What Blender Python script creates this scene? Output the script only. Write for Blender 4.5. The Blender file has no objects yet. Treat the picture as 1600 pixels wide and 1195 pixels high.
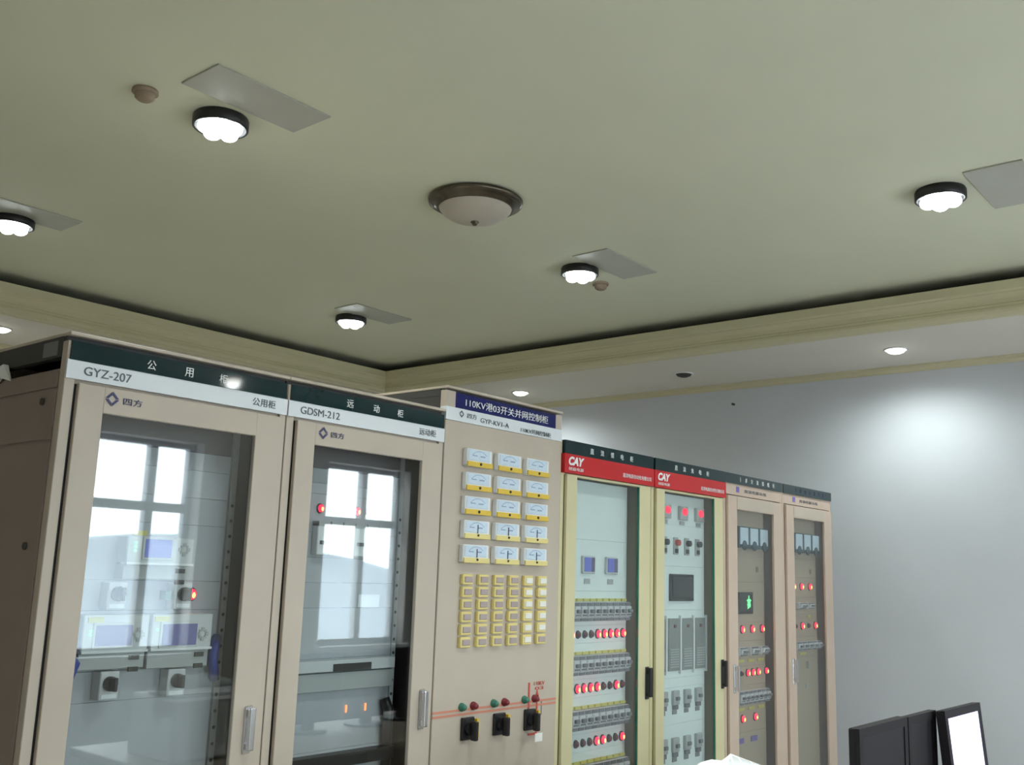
import bpy, bmesh, math, random
from mathutils import Matrix, Vector
random.seed(7)
scene = bpy.context.scene
COL = scene.collection

# ------------------------------------------------------------------ camera
cam_data = bpy.data.cameras.new('camera')
cam = bpy.data.objects.new('camera', cam_data)
COL.objects.link(cam)
cam_data.sensor_width = 36.0
cam_data.lens = 35.0
cam_data.clip_start = 0.05
yaw, pitch, roll = 0.871534317, 0.187657164, 0.0331261949
F = Vector((math.sin(yaw)*math.cos(pitch), math.cos(yaw)*math.cos(pitch), math.sin(pitch)))
Rv = Vector((math.cos(yaw), -math.sin(yaw), 0))
Uv = Rv.cross(F)
right = Rv*math.cos(roll) + Uv*math.sin(roll)
up = Uv*math.cos(roll) - Rv*math.sin(roll)
m = Matrix((right, up, -F)).transposed().to_4x4()
m.translation = Vector((-1.342, -2.831, 1.617))
cam.matrix_world = m
scene.camera = cam

# ------------------------------------------------------------------ world, exposure
world = bpy.data.worlds.new('overcast_sky')
scene.world = world
world.use_nodes = True
wn = world.node_tree.nodes
bg = wn['Background']
bg.inputs['Color'].default_value = (0.86, 0.93, 1.0, 1)
bg.inputs['Strength'].default_value = 10.0
scene.view_settings.view_transform = 'Standard'
scene.view_settings.look = 'None'
scene.view_settings.gamma = 1.0
scene.view_settings.exposure = 0.45
scene.view_settings.use_curve_mapping = False
scene.cycles.max_bounces = 8
scene.cycles.diffuse_bounces = 5
scene.cycles.transparent_max_bounces = 16
scene.cycles.sample_clamp_indirect = 6.0
LAMP_STRENGTH = 9.0
SPOT_POWER = 95.0
DOWN_STRENGTH = 14.0
BEAM_POWER = 66.0

# window openings in the front wall: (x0, x1, mullion x)
WALL_F = -4.10
WINDOWS = [(-0.20, 0.83, 0.48), (2.10, 3.13, 2.78), (4.40, 5.42, 4.96)]  # first window is unseen, added to let in more daylight
WZ0, WZT, WZ1 = 0.93, 2.02, 2.53
for (x0, x1, xm) in WINDOWS:
    ld = bpy.data.lights.new('daylight_portal', 'AREA')
    ld.shape = 'RECTANGLE'; ld.size = x1-x0; ld.size_y = WZ1-WZ0
    lo = bpy.data.objects.new('daylight_portal', ld)
    COL.objects.link(lo)
    lo.location = ((x0+x1)/2, WALL_F-0.22, (WZ0+WZ1)/2)
    lo.rotation_euler = (math.pi/2, 0, 0)
    ld.cycles.is_portal = True

# ------------------------------------------------------------------ materials
MATS = {}
def mat(name, color, rough=0.5, metal=0.0, var=0.06, scale=6.0, bump=0.0, bscale=80.0, spec=0.5, coat=0.0):
    if name in MATS: return MATS[name]
    M = bpy.data.materials.new(name); M.use_nodes = True
    nt = M.node_tree; p = nt.nodes['Principled BSDF']
    p.inputs['Roughness'].default_value = rough
    p.inputs['Metallic'].default_value = metal
    p.inputs['Specular IOR Level'].default_value = spec
    p.inputs['Coat Weight'].default_value = coat
    tc = nt.nodes.new('ShaderNodeTexCoord')
    nz = nt.nodes.new('ShaderNodeTexNoise'); nz.inputs['Scale'].default_value = scale
    nz.inputs['Detail'].default_value = 3
    rp = nt.nodes.new('ShaderNodeValToRGB')
    rp.color_ramp.elements[0].position = 0.3; rp.color_ramp.elements[1].position = 0.7
    rp.color_ramp.elements[0].color = tuple(c*(1-var) for c in color)+(1,)
    rp.color_ramp.elements[1].color = tuple(min(1, c*(1+var)) for c in color)+(1,)
    nt.links.new(tc.outputs['Object'], nz.inputs['Vector'])
    nt.links.new(nz.outputs['Fac'], rp.inputs['Fac'])
    nt.links.new(rp.outputs['Color'], p.inputs['Base Color'])
    if bump:
        n2 = nt.nodes.new('ShaderNodeTexNoise'); n2.inputs['Scale'].default_value = bscale
        b = nt.nodes.new('ShaderNodeBump'); b.inputs['Strength'].default_value = bump
        b.inputs['Distance'].default_value = 0.002
        nt.links.new(tc.outputs['Object'], n2.inputs['Vector'])
        nt.links.new(n2.outputs['Fac'], b.inputs['Height'])
        nt.links.new(b.outputs['Normal'], p.inputs['Normal'])
    MATS[name] = M
    return M
def emit(name, color, strength):
    if name in MATS: return MATS[name]
    M = bpy.data.materials.new(name); M.use_nodes = True
    nt = M.node_tree; p = nt.nodes['Principled BSDF']
    p.inputs['Base Color'].default_value = tuple(color)+(1,)
    p.inputs['Roughness'].default_value = 0.4
    p.inputs['Emission Color'].default_value = tuple(color)+(1,)
    p.inputs['Emission Strength'].default_value = strength
    MATS[name] = M
    return M
def glass(name, tint, ior=1.5):
    if name in MATS: return MATS[name]
    M = bpy.data.materials.new(name); M.use_nodes = True
    nt = M.node_tree; nt.nodes.remove(nt.nodes['Principled BSDF'])
    out = nt.nodes['Material Output']
    tr = nt.nodes.new('ShaderNodeBsdfTransparent'); tr.inputs['Color'].default_value = tuple(tint)+(1,)
    gl = nt.nodes.new('ShaderNodeBsdfGlossy'); gl.inputs['Roughness'].default_value = 0.02
    lw = nt.nodes.new('ShaderNodeLayerWeight'); lw.inputs['Blend'].default_value = 0.5
    pw = nt.nodes.new('ShaderNodeMath'); pw.operation = 'POWER'; pw.inputs[1].default_value = 5.0
    fr = nt.nodes.new('ShaderNodeMath'); fr.operation = 'MULTIPLY_ADD'
    f0 = ((ior-1)/(ior+1))**2
    fr.inputs[1].default_value = 1-f0; fr.inputs[2].default_value = f0
    nt.links.new(lw.outputs['Facing'], pw.inputs[0])
    nt.links.new(pw.outputs['Value'], fr.inputs[0])
    mx = nt.nodes.new('ShaderNodeMixShader')
    nt.links.new(fr.outputs['Value'], mx.inputs['Fac'])
    nt.links.new(tr.outputs['BSDF'], mx.inputs[1])
    nt.links.new(gl.outputs['BSDF'], mx.inputs[2])
    nt.links.new(mx.outputs['Shader'], out.inputs['Surface'])
    MATS[name] = M
    return M

m_ceil = mat('ceiling_paint', (0.70, 0.71, 0.56), 0.85, var=0.02, scale=1.5, bump=0.1)
m_soff = mat('soffit_paint', (0.70, 0.67, 0.60), 0.85, var=0.02, scale=1.5)
m_corn = mat('cornice_plaster', (0.60, 0.56, 0.38), 0.7, var=0.01, scale=3)
m_wall = mat('wall_paint', (0.61, 0.64, 0.69), 0.8, var=0.02, scale=2, bump=0.1)
m_wallw = mat('warm_wall_paint', (0.60, 0.58, 0.54), 0.8, var=0.02, scale=2)
m_cream = mat('beige_enamel', (0.53, 0.46, 0.38), 0.42, var=0.03, bump=0.15, bscale=300)
m_creamy = mat('yellow_cream_enamel', (0.64, 0.59, 0.36), 0.42, var=0.03, bump=0.15, bscale=300)
m_creamp = mat('pinkish_beige_enamel', (0.58, 0.46, 0.37), 0.42, var=0.03, bump=0.15, bscale=300)
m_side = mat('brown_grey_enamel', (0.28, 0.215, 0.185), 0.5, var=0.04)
m_dark = mat('dark_steel', (0.05, 0.048, 0.045), 0.6)
m_inner = mat('shade_lining', (0.045, 0.05, 0.052), 0.7)
m_plate = mat('pale_grey_plate', (0.44, 0.46, 0.50), 0.5, var=0.03)
m_platew = mat('white_cyan_plate', (0.80, 0.88, 0.88), 0.5, var=0.03)
m_plateb = mat('beige_plate', (0.46, 0.37, 0.28), 0.5, var=0.03)
m_relay = mat('relay_grey', (0.60, 0.62, 0.64), 0.5, var=0.03)
m_relayd = mat('relay_lower_grey', (0.42, 0.44, 0.44), 0.5, var=0.03)
m_white = mat('white_plastic', (0.80, 0.82, 0.84), 0.45, var=0.02)
m_strip = mat('white_label_strip', (0.78, 0.82, 0.86), 0.4, var=0.02)
m_green = mat('dark_teal_sign', (0.002, 0.022, 0.026), 0.05, var=0.05)
m_navy = mat('navy_sign', (0.006, 0.010, 0.12), 0.2, var=0.05)
m_red = mat('red_sign', (0.56, 0.012, 0.016), 0.3, var=0.05)
m_txtw = mat('white_print', (0.85, 0.87, 0.88), 0.5, var=0.01)
m_txtd = mat('grey_print', (0.10, 0.11, 0.13), 0.5, var=0.01)
m_txtb = mat('blue_print', (0.06, 0.06, 0.16), 0.5, var=0.01)
m_txtr = mat('red_print', (0.60, 0.09, 0.06), 0.5, var=0.02)
m_pinkst = mat('pink_stripe', (0.62, 0.25, 0.17), 0.5, var=0.02)
m_black = mat('black_plastic', (0.012, 0.012, 0.014), 0.4)
m_blacks = mat('black_screen', (0.010, 0.012, 0.016), 0.15)
m_mon = mat('matt_black_plastic', (0.016, 0.014, 0.017), 0.6, spec=0.25)
m_monscr = mat('matt_dark_screen', (0.014, 0.012, 0.016), 0.55, spec=0.3)
m_chrome = mat('chrome', (0.75, 0.75, 0.78), 0.22, 1.0, var=0.02)
m_bronze = mat('tarnished_nickel', (0.13, 0.11, 0.085), 0.25, 0.9, var=0.15, scale=20)
m_frost = mat('frosted_glass_bowl', (0.52, 0.47, 0.40), 0.35, var=0.04)
m_yel = mat('yellow_plastic', (0.75, 0.52, 0.06), 0.45)
m_yelp = mat('pale_yellow_plastic', (0.78, 0.66, 0.26), 0.45)
m_yelt = mat('yellow_tag', (0.62, 0.56, 0.14), 0.5)
m_dial = mat('pale_blue_dial', (0.62, 0.74, 0.86), 0.35, var=0.05, scale=40)
m_dialm = mat('dial_scale_print', (0.28, 0.38, 0.55), 0.4)
m_mauve = mat('mauve_lens', (0.42, 0.34, 0.33), 0.35)
m_lensw = mat('white_lens', (0.82, 0.80, 0.74), 0.3)
m_brk = mat('breaker_grey', (0.62, 0.63, 0.66), 0.45)
m_brkd = mat('breaker_toggle', (0.17, 0.17, 0.19), 0.45)
m_grnp = mat('green_plastic', (0.05, 0.20, 0.14), 0.4)
m_bluec = mat('blue_cable', (0.02, 0.04, 0.30), 0.45)
m_lens_off = mat('unlit_red_lens', (0.14, 0.03, 0.04), 0.3)
m_purp = mat('purple_print', (0.18, 0.14, 0.45), 0.5)
m_brown = mat('brown_plastic', (0.28, 0.21, 0.15), 0.6)
m_panelg = mat('grey_gloss_plate', (0.46, 0.46, 0.41), 0.35, var=0.03, spec=0.12)
m_gedge = mat('green_glass_edge', (0.03, 0.20, 0.15), 0.15)
m_modl = mat('module_grey', (0.24, 0.26, 0.25), 0.5, var=0.05)
m_desk = mat('desk_laminate', (0.42, 0.36, 0.30), 0.4, var=0.08, scale=3)
m_paper = mat('paper', (0.88, 0.88, 0.85), 0.7, var=0.01)
m_winf = mat('window_frame_grey', (0.52, 0.54, 0.56), 0.4)
m_ground = mat('far_ground', (0.56, 0.55, 0.57), 0.9, var=0.25, scale=0.02)
m_hill = mat('far_hill', (0.34, 0.38, 0.42), 0.9, var=0.2, scale=0.02)
m_bulb = emit('lit_bulb', (0.90, 1.0, 0.97), LAMP_STRENGTH)
m_down = emit('lit_downlight', (1.0, 1.0, 0.92), DOWN_STRENGTH)
m_lens_on = emit('lit_red_lens', (1.0, 0.012, 0.05), 2.2)
m_core = emit('lit_lamp_core', (1.0, 0.42, 0.10), 3.5)
m_scrb = emit('blue_lcd', (0.10, 0.12, 0.42), 0.30)
m_scrp = emit('dim_blue_lcd', (0.10, 0.10, 0.26), 0.18)
m_scrm = emit('lit_monitor', (0.72, 0.70, 1.0), 1.15)
m_ledg = emit('green_led', (0.15, 1.0, 0.30), 1.5)
m_ledo = emit('orange_led', (1.0, 0.25, 0.10), 1.6)
m_digr = emit('red_digits', (1.0, 0.015, 0.06), 1.1)
g_door = glass('door_glass', (0.95, 0.975, 0.97), 1.8)
g_win = glass('window_glass', (0.97, 0.99, 0.98))

def floor_mat():
    M = bpy.data.materials.new('floor_tile'); M.use_nodes = True
    nt = M.node_tree; p = nt.nodes['Principled BSDF']
    p.inputs['Roughness'].default_value = 0.3
    tc = nt.nodes.new('ShaderNodeTexCoord')
    br = nt.nodes.new('ShaderNodeTexBrick'); br.offset = 0.0
    br.inputs['Color1'].default_value = (0.46, 0.43, 0.38, 1)
    br.inputs['Color2'].default_value = (0.43, 0.40, 0.36, 1)
    br.inputs['Mortar'].default_value = (0.2, 0.19, 0.17, 1)
    br.inputs['Scale'].default_value = 1.0
    br.inputs['Brick Width'].default_value = 0.6; br.inputs['Row Height'].default_value = 0.6
    br.inputs['Mortar Size'].default_value = 0.004
    nt.links.new(tc.outputs['Object'], br.inputs['Vector'])
    nt.links.new(br.outputs['Color'], p.inputs['Base Color'])
    return M

# ------------------------------------------------------------------ mesh helpers
class MB:
    def __init__(s): s.bm = bmesh.new()
    def box(s, x0, x1, y0, y1, z0, z1, bev=0.0, seg=1):
        vs = [s.bm.verts.new(c) for c in ((x0,y0,z0),(x1,y0,z0),(x1,y1,z0),(x0,y1,z0),(x0,y0,z1),(x1,y0,z1),(x1,y1,z1),(x0,y1,z1))]
        fs = [s.bm.faces.new([vs[i] for i in q]) for q in ((0,3,2,1),(4,5,6,7),(0,1,5,4),(1,2,6,5),(2,3,7,6),(3,0,4,7))]
        if bev:
            es = list({e for f in fs for e in f.edges})
            bmesh.ops.bevel(s.bm, geom=es, offset=bev, segments=seg, affect='EDGES', profile=0.6)
        return s
    def cyl(s, c, r, h, axis='y', seg=16, r2=None):
        """cylinder from c along +axis by h"""
        r2 = r if r2 is None else r2
        def P(rr, a, t):
            u, v = rr*math.cos(a), rr*math.sin(a)
            if axis == 'y': return (c[0]+u, c[1]+t, c[2]+v)
            if axis == 'z': return (c[0]+u, c[1]+v, c[2]+t)
            return (c[0]+t, c[1]+u, c[2]+v)
        A = [s.bm.verts.new(P(r, 2*math.pi*i/seg, 0)) for i in range(seg)]
        B = [s.bm.verts.new(P(r2, 2*math.pi*i/seg, h)) for i in range(seg)]
        for i in range(seg):
            j = (i+1) % seg
            s.bm.faces.new((A[i], A[j], B[j], B[i]))
        s.bm.faces.new(A); s.bm.faces.new(list(reversed(B)))
        return s
    def lathe(s, prof, c=(0,0,0), axis='z', seg=32):
        """profile [(r, t)] revolved round axis through c"""
        rings = []
        for (r, t) in prof:
            ring = []
            for i in range(seg if r > 1e-6 else 1):
                a = 2*math.pi*i/seg
                u, v = r*math.cos(a), r*math.sin(a)
                ring.append(s.bm.verts.new((c[0]+u, c[1]+v, c[2]+t) if axis == 'z' else (c[0]+u, c[1]+t, c[2]+v)))
            rings.append(ring)
        for A, B in zip(rings, rings[1:]):
            if len(A) == 1 and len(B) == 1: continue
            for i in range(seg):
                j = (i+1) % seg
                if len(A) == 1: s.bm.faces.new((A[0], B[i], B[j]))
                elif len(B) == 1: s.bm.faces.new((A[i], B[0], A[j]))
                else: s.bm.faces.new((A[i], A[j], B[j], B[i]))
        return s
    def sphere(s, c, r, sx=1, sy=1, sz=1, u=12, v=8):
        mtx = Matrix.Translation(c) @ Matrix.Diagonal((sx, sy, sz, 1))
        bmesh.ops.create_uvsphere(s.bm, u_segments=u, v_segments=v, radius=r, matrix=mtx)
        return s
    def poly(s, pts, faces):
        vs = [s.bm.verts.new(p) for p in pts]
        for f in faces: s.bm.faces.new([vs[i] for i in f])
        return s
    def tube(s, pts, r, seg=8):
        rings = []
        n = len(pts)
        for i, p in enumerate(pts):
            p = Vector(p)
            d = (Vector(pts[min(i+1, n-1)]) - Vector(pts[max(i-1, 0)])).normalized()
            a = d.cross(Vector((0.13, 0.95, 0.27))).normalized(); b = d.cross(a)
            rings.append([s.bm.verts.new(p + r*(math.cos(2*math.pi*k/seg)*a + math.sin(2*math.pi*k/seg)*b)) for k in range(seg)])
        for A, B in zip(rings, rings[1:]):
            for k in range(seg):
                s.bm.faces.new((A[k], A[(k+1) % seg], B[(k+1) % seg], B[k]))
        s.bm.faces.new(rings[0]); s.bm.faces.new(rings[-1])
        return s
    def mesh(s, name, smooth=False):
        bmesh.ops.recalc_face_normals(s.bm, faces=s.bm.faces)
        me = bpy.data.meshes.new(name)
        s.bm.to_mesh(me); s.bm.free()
        if smooth:
            for p in me.polygons: p.use_smooth = True
        return me
def link(name, me, m, parent=None, loc=(0,0,0), label=None):
    if m is not None and not me.materials: me.materials.append(m)
    o = bpy.data.objects.new(name, me); COL.objects.link(o)
    o.location = loc
    if parent is not None: o.parent = parent
    if label: o['label'] = label
    return o
def part(name, mb, m, parent=None, loc=(0,0,0), smooth=False, label=None):
    return link(name, mb.mesh(name, smooth), m, parent, loc, label)
def boxpart(name, b, m, parent=None, bev=0.0, label=None):
    return part(name, MB().box(*b, bev=bev), m, parent, label=label)
def tag(o, label, cat, group=None):
    o['label'] = label; o['category'] = cat
    if group: o['group'] = group
    return o
def thing(name, label, cat, loc=(0,0,0), rz=0, group=None):
    o = bpy.data.objects.new(name, None); COL.objects.link(o)
    o.empty_display_size = 0.1
    o.location = loc; o.rotation_euler = (0, 0, rz)
    return tag(o, label, cat, group)
def struct(o): o['kind'] = 'structure'; return o
def text(body, m, parent, x, z, y, h=None, w=None, align='CENTER', name='lettering', bold=False, shear=0.0, space=1.0):
    cu = bpy.data.curves.new('lettering', 'FONT')
    cu.body = body; cu.size = 1.0; cu.extrude = 0.004; cu.align_x = align; cu.shear = shear
    cu.space_character = space
    if bold: cu.offset = 0.05
    ob = bpy.data.objects.new('tmp', cu); COL.objects.link(ob)
    bpy.context.view_layer.update()
    dg = bpy.context.evaluated_depsgraph_get()
    me = bpy.data.meshes.new_from_object(ob.evaluated_get(dg))
    bpy.data.objects.remove(ob)
    xs = [v.co.x for v in me.vertices]; ys = [v.co.y for v in me.vertices]
    if not xs: return None
    W = max(xs)-min(xs); H = max(ys)-min(ys)
    sx = w/W if w else None; sz = h/H if h else None
    sx = sx or sz; sz = sz or sx
    cx = {'CENTER': (max(xs)+min(xs))/2, 'LEFT': min(xs), 'RIGHT': max(xs)}[align]
    cz = (max(ys)+min(ys))/2
    me.transform(Matrix(((sx,0,0,-cx*sx),(0,0,-0.2,0),(0,sz,0,-cz*sz),(0,0,0,1))))
    me.materials.clear()
    return link(name, me, m, parent, (x, y, z))

# ------------------------------------------------------------------ room shell
XL, XR, YF, YB = -1.67, 6.03, WALL_F, 4.99
Z_SOF, Z_LIP, Z_CEIL = 3.20, 3.40, 3.47
TX0, TX1, TY0, TY1 = -0.47, 4.825, -3.02, 3.885      # inner lip of the tray
struct(part('floor', MB().box(XL-.2, XR+.2, YF-.2, YB+.2, -0.15, 0), floor_mat()))
struct(part('ceiling', MB().box(XL-.2, XR+.2, YF-.25, YB+.2, Z_CEIL, Z_CEIL+.15), m_ceil))
def ring(mb, a, b, z0, z1):
    """rectangular ring between rectangles a (inner) and b (outer): (x0,x1,y0,y1)"""
    mb.box(b[0], a[0], b[2], b[3], z0, z1); mb.box(a[1], b[1], b[2], b[3], z0, z1)
    mb.box(a[0], a[1], b[2], a[2], z0, z1); mb.box(a[0], a[1], a[3], b[3], z0, z1)
    return mb
def off(o): return (TX0-o, TX1+o, TY0-o, TY1+o)
room = (XL, XR, YF, YB)
sof = MB()
ring(sof, off(0.05), room, Z_SOF, 3.3345)
ring(sof, off(0.50), room, 3.335, Z_CEIL)
s1 = part('ceiling_border', sof, m_soff)
struct(s1)
# trough lining behind the cornice lip, coloured dark to deepen the cove's shade
tr = MB(); ring(tr, off(0.02), off(0.499), 3.335, 3.347); ring(tr, off(0.485), off(0.4995), 3.347, Z_CEIL-.001)
struct(part('cove_shade_trim', tr, mat('cove_shade_lining', (0.10, 0.085, 0.065), 0.8)))
def sweep_ring(prof, closed=True):
    """profile of (outward offset, z) swept round the tray with mitred corners"""
    mb = MB(); cols = []
    for (sx, sy) in ((0,0),(1,0),(1,1),(0,1)):
        col = []
        for (o, z) in prof:
            x0, x1, y0, y1 = off(o)
            col.append(mb.bm.verts.new((x1 if sx else x0, y1 if sy else y0, z)))
        cols.append(col)
    n = len(prof)
    for k in range(4):
        A, B = cols[k], cols[(k+1) % 4]
        for i in range(n if closed else n-1):
            j = (i+1) % n
            mb.bm.faces.new((A[i], B[i], B[j], A[j]))
    return mb
corn = [(0.0,3.40),(0.0,3.345),(0.012,3.335),(0.012,3.328),(0.022,3.318),(0.034,3.30),(0.042,3.275),(0.034,3.268),(0.034,3.255),
        (0.026,3.245),(0.024,3.232),(0.030,3.216),(0.046,3.206),(0.055,3.196),(0.085,3.196),(0.085,3.34),(0.02,3.345),(0.02,3.40)]
struct(part('trim_1', sweep_ring(corn), m_corn))
wall_crown = [(0,3.2),(0,3.155),(-0.012,3.155),(-0.016,3.165),(-0.03,3.175),(-0.034,3.19),(-0.05,3.194),(-0.05,3.2)]
def crown(name, p0, p1, inward):
    mb = MB(); n = len(wall_crown)
    P = [[mb.bm.verts.new((p[0]+inward[0]*-o, p[1]+inward[1]*-o, z)) for (o, z) in wall_crown] for p in (p0, p1)]
    for i in range(n):
        j = (i+1) % n
        mb.bm.faces.new((P[0][i], P[1][i], P[1][j], P[0][j]))
    mb.bm.faces.new(P[0]); mb.bm.faces.new(list(reversed(P[1])))
    struct(part(name, mb, m_corn))
crown('trim_2', (XR, YF), (XR, YB), (-1, 0))
crown('trim_3', (XL, YB), (XR, YB), (0, -1))
crown('trim_4', (XL, YF), (XL, YB), (1, 0))
struct(part('wall_right', MB().box(XR, XR+.2, YF-.2, YB+.2, 0, Z_CEIL), m_wall))
struct(part('wall_left', MB().box(XL-.2, XL, YF-.2, YB+.2, 0, Z_CEIL), m_wallw))
struct(part('wall_back', MB().box(XL, XR, YB, YB+.2, 0, Z_CEIL), m_wallw))
wf = MB()
edges = [XL-.0]
for (x0, x1, xm) in WINDOWS: edges += [x0, x1]
edges.append(XR)
for i in range(0, len(edges), 2): wf.box(edges[i], edges[i+1], YF-.24, YF, 0, Z_CEIL)
for (x0, x1, xm) in WINDOWS:
    wf.box(x0, x1, YF-.24, YF, WZ1, Z_CEIL)
    wf.box(x0, x1, YF-.24, YF, 0, WZ0)
struct(part('wall_front', wf, m_wallw))
for a, (p, q) in dict(right=((XR-.015, XR), (YF, YB)), left=((XL, XL+.015), (YF, YB))).items():
    struct(part('baseboard_'+a, MB().box(p[0], p[1], q[0], q[1], 0, 0.1), m_brown))
for i, (x0, x1, xm) in enumerate(WINDOWS):
    w = bpy.data.objects.new('window_%d' % (i+1), None); COL.objects.link(w); struct(w)
    w.location = (x0, YF-.2, WZ0)
    W, H, T = x1-x0, WZ1-WZ0, WZT-WZ0; mx = xm-x0
    f = MB()
    f.box(0, .045, 0, .06, 0, H); f.box(W-.045, W, 0, .06, 0, H); f.box(.045, W-.045, 0, .06, 0, .045); f.box(.045, W-.045, 0, .06, H-.04, H)
    part('window_frame', f, m_winf, w)
    boxpart('mullion', (mx-.033, mx+.033, -.005, .065, .045, H-.04), m_winf, w)
    boxpart('transom', (.045, mx-.033, .0, .06, T-.035, T+.035), m_winf, w)
    boxpart('transom', (mx+.033, W-.045, .0, .06, T-.035, T+.035), m_winf, w)
    for (a, b, c, d) in ((.045, mx-.033, .045, T-.035), (mx+.033, W-.045, .045, T-.035), (.045, mx-.033, T+.035, H-.04), (mx+.033, W-.045, T+.035, H-.04)):
        boxpart('pane', (a, b, .026, .032, c, d), g_win, w)
    boxpart('window_sill', (-.05, W+.05, .06, .28, -.03, 0), m_white, w)
# outdoors, seen mirrored in the cabinet doors
struct(part('ground', MB().box(-300, 300, -600, YF-1.5, -9.2, -9), m_ground))
def hill(name, label, cx, cy, rx, ry, h, seed):
    rnd = random.Random(seed); mb = MB(); n = 28; k = 8; rings = []
    for j in range(k+1):
        t = j/k; ringv = []
        for i in range(n):
            a = 2*math.pi*i/n
            rr = (1-t)*(1+.12*math.sin(3*a+seed)+.07*math.sin(7*a))
            ringv.append(mb.bm.verts.new((rx*rr*math.cos(a), ry*rr*math.sin(a), h*math.sin(t*math.pi/2)*(1+.06*math.sin(5*a)) )))
        rings.append(ringv)
    for A, B in zip(rings, rings[1:]):
        for i in range(n): mb.bm.faces.new((A[i], A[(i+1) % n], B[(i+1) % n], B[i]))
    o = part(name, mb, m_hill, None, (cx, cy, -9.0), True)
    tag(o, label, 'hill')
hill('hill', 'long low grey-green hill mirrored in the leftmost cabinet door', 70, -110, 60, 30, 13.2, 1)
hill('hill', 'rounded grey-green hill mirrored in the second cabinet door from the left', 205, -165, 60, 40, 12.6, 4)

# ------------------------------------------------------------------ cabinets
def cab_root(i, label, name='control_cabinet'):
    return thing(name, label, 'cabinet', (0.8*i, 0, 0), group='row of control cabinets')
def shell(r, cream, top, front_z, inner=m_inner):
    """carcass: plinth, two side panels, back, corner posts, roof"""
    boxpart('plinth', (.02, .78, .03, .58, 0, .1), m_dark, r)
    for x in (.003, .785):
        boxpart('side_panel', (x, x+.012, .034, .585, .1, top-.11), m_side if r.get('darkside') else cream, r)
    boxpart('back_panel', (.003, .797, .585, .6, .1, top-.02), cream, r)
    boxpart('base_plate', (.015, .785, .03, .585, .1, .12), inner, r)
    boxpart('shade_lining', (.016, .784, .56, .584, .12, top-.12), inner, r)
    boxpart('roof', (.003, .797, .034, .585, top-.03, top-.02), m_dark, r)
    for x in (.003, .755):
        boxpart('corner_post', (x, x+.042, .55, .584, .12, top-.11), cream, r)
def stiles(r, cream, xl, xr, z1, y0=0.0):
    boxpart('front_post', (.002, xl, y0, .034, .1, z1), cream, r, bev=.002)
    boxpart('front_post', (xr, .798, y0, .034, .1, z1), cream, r, bev=.002)
def door(r, cream, x0, x1, z0, z1, ox0, ox1, oz0, oz1, y0=-.016, y1=.002):
    mb = MB()
    mb.box(x0, ox0, y0, y1, z0, z1, bev=.002); mb.box(ox1, x1, y0, y1, z0, z1, bev=.002)
    mb.box(ox0-.002, ox1+.002, y0, y1, z0, oz0, bev=.002); mb.box(ox0-.002, ox1+.002, y0, y1, oz1, z1, bev=.002)
    d = part('door', mb, cream, r)
    g = MB()
    g.box(x0-.012, x0+.02, y1+.001, y1+.010, z0, z1-.002); g.box(x1-.02, x1+.012, y1+.001, y1+.010, z0, z1-.002)
    part('gasket', g, m_black, d)
    boxpart('glass_pane', (ox0-.004, ox1+.004, y1-.008, y1-.003, oz0-.004, oz1+.004), g_door, d)
    return d
HANDLES = {}
def bar_handle(d, x, z, m, h=.15, w=.022):
    mb = MB()
    mb.box(x-w/2-.004, x+w/2+.004, -.022, -.016, z-h/2, z+h/2, bev=.003)
    mb.box(x-w/2, x+w/2, -.046, -.034, z-h/2+.012, z+h/2-.004, bev=.004, seg=2)
    mb.box(x-w/2+.003, x+w/2-.003, -.036, -.02, z+h/2-.035, z+h/2-.012)
    mb.box(x-w/2+.003, x+w/2-.003, -.036, -.02, z-h/2+.016, z-h/2+.032)
    part('handle', mb, m, d)
def diamond_logo(parent, x, z, y, s, m):
    mb = MB()
    R1, R2 = s, s*.55
    for k in range(4):
        a0 = math.pi/2*k + .06; a1 = math.pi/2*(k+1) - .06
        pts = [(R1*math.cos(a0), R1*math.sin(a0)), (R1*math.cos(a1), R1*math.sin(a1)), (R2*math.cos(a1), R2*math.sin(a1)), (R2*math.cos(a0), R2*math.sin(a0))]
        P = [(x+p[0], y, z+p[1]) for p in pts] + [(x+p[0], y+.001, z+p[1]) for p in pts]
        mb.poly(P, ((0,1,2,3),(7,6,5,4),(0,4,5,1),(1,5,6,2),(2,6,7,3),(3,7,4,0)))
    part('logo', mb, m, parent)
# shared small meshes ------------------------------------------------
_cache = {}
def shared(key, builder, smooth=False):
    if key not in _cache: _cache[key] = builder().mesh(key, smooth)
    return _cache[key]
def bezel_mb(): return MB().lathe([(.0165,0),(.0165,-.006),(.013,-.008),(.0125,-.002),(0,-.002)], axis='y', seg=20)
def lens_mb(): return MB().lathe([(.0125,-.003),(.0125,-.012),(.010,-.017),(.005,-.0195),(0,-.020)], axis='y', seg=16)
def core_mb(): return MB().sphere((0,-.0195,-.002), .0055, 1, .6, 1.25, 10, 6)
def lamp(r, x, y, z, lit, s=1.0):
    b = link('indicator_lamp', shared('indicator_bezel', bezel_mb, True), m_black, r, (x, y, z), 'lit red indicator lamp' if lit else None)
    s *= 1.0 if lit else .82
    b.scale = (s, 1, s*1.25)
    if lit:
        link('lens', shared('lens_lit', lens_mb, True), m_lens_on, b)
        link('filament', shared('lamp_core', core_mb, True), m_core, b)
    else:
        link('lens', shared('lens_unlit', lens_mb, True), m_lens_off, b)
    return b
def breaker_mb(): return MB().box(-.024,.024,-.03,0,-.046,.046,bev=.003).box(-.022,.022,-.042,-.028,-.026,.026,bev=.003)
def toggle_mb(): return MB().box(-.014,.014,-.058,-.041,-.006,.012,bev=.003).box(-.018,.018,-.0435,-.0415,-.020,-.012)
def btag_mb(): return MB().box(-.022,.022,-.012,0,-.007,.007,bev=.001)
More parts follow.
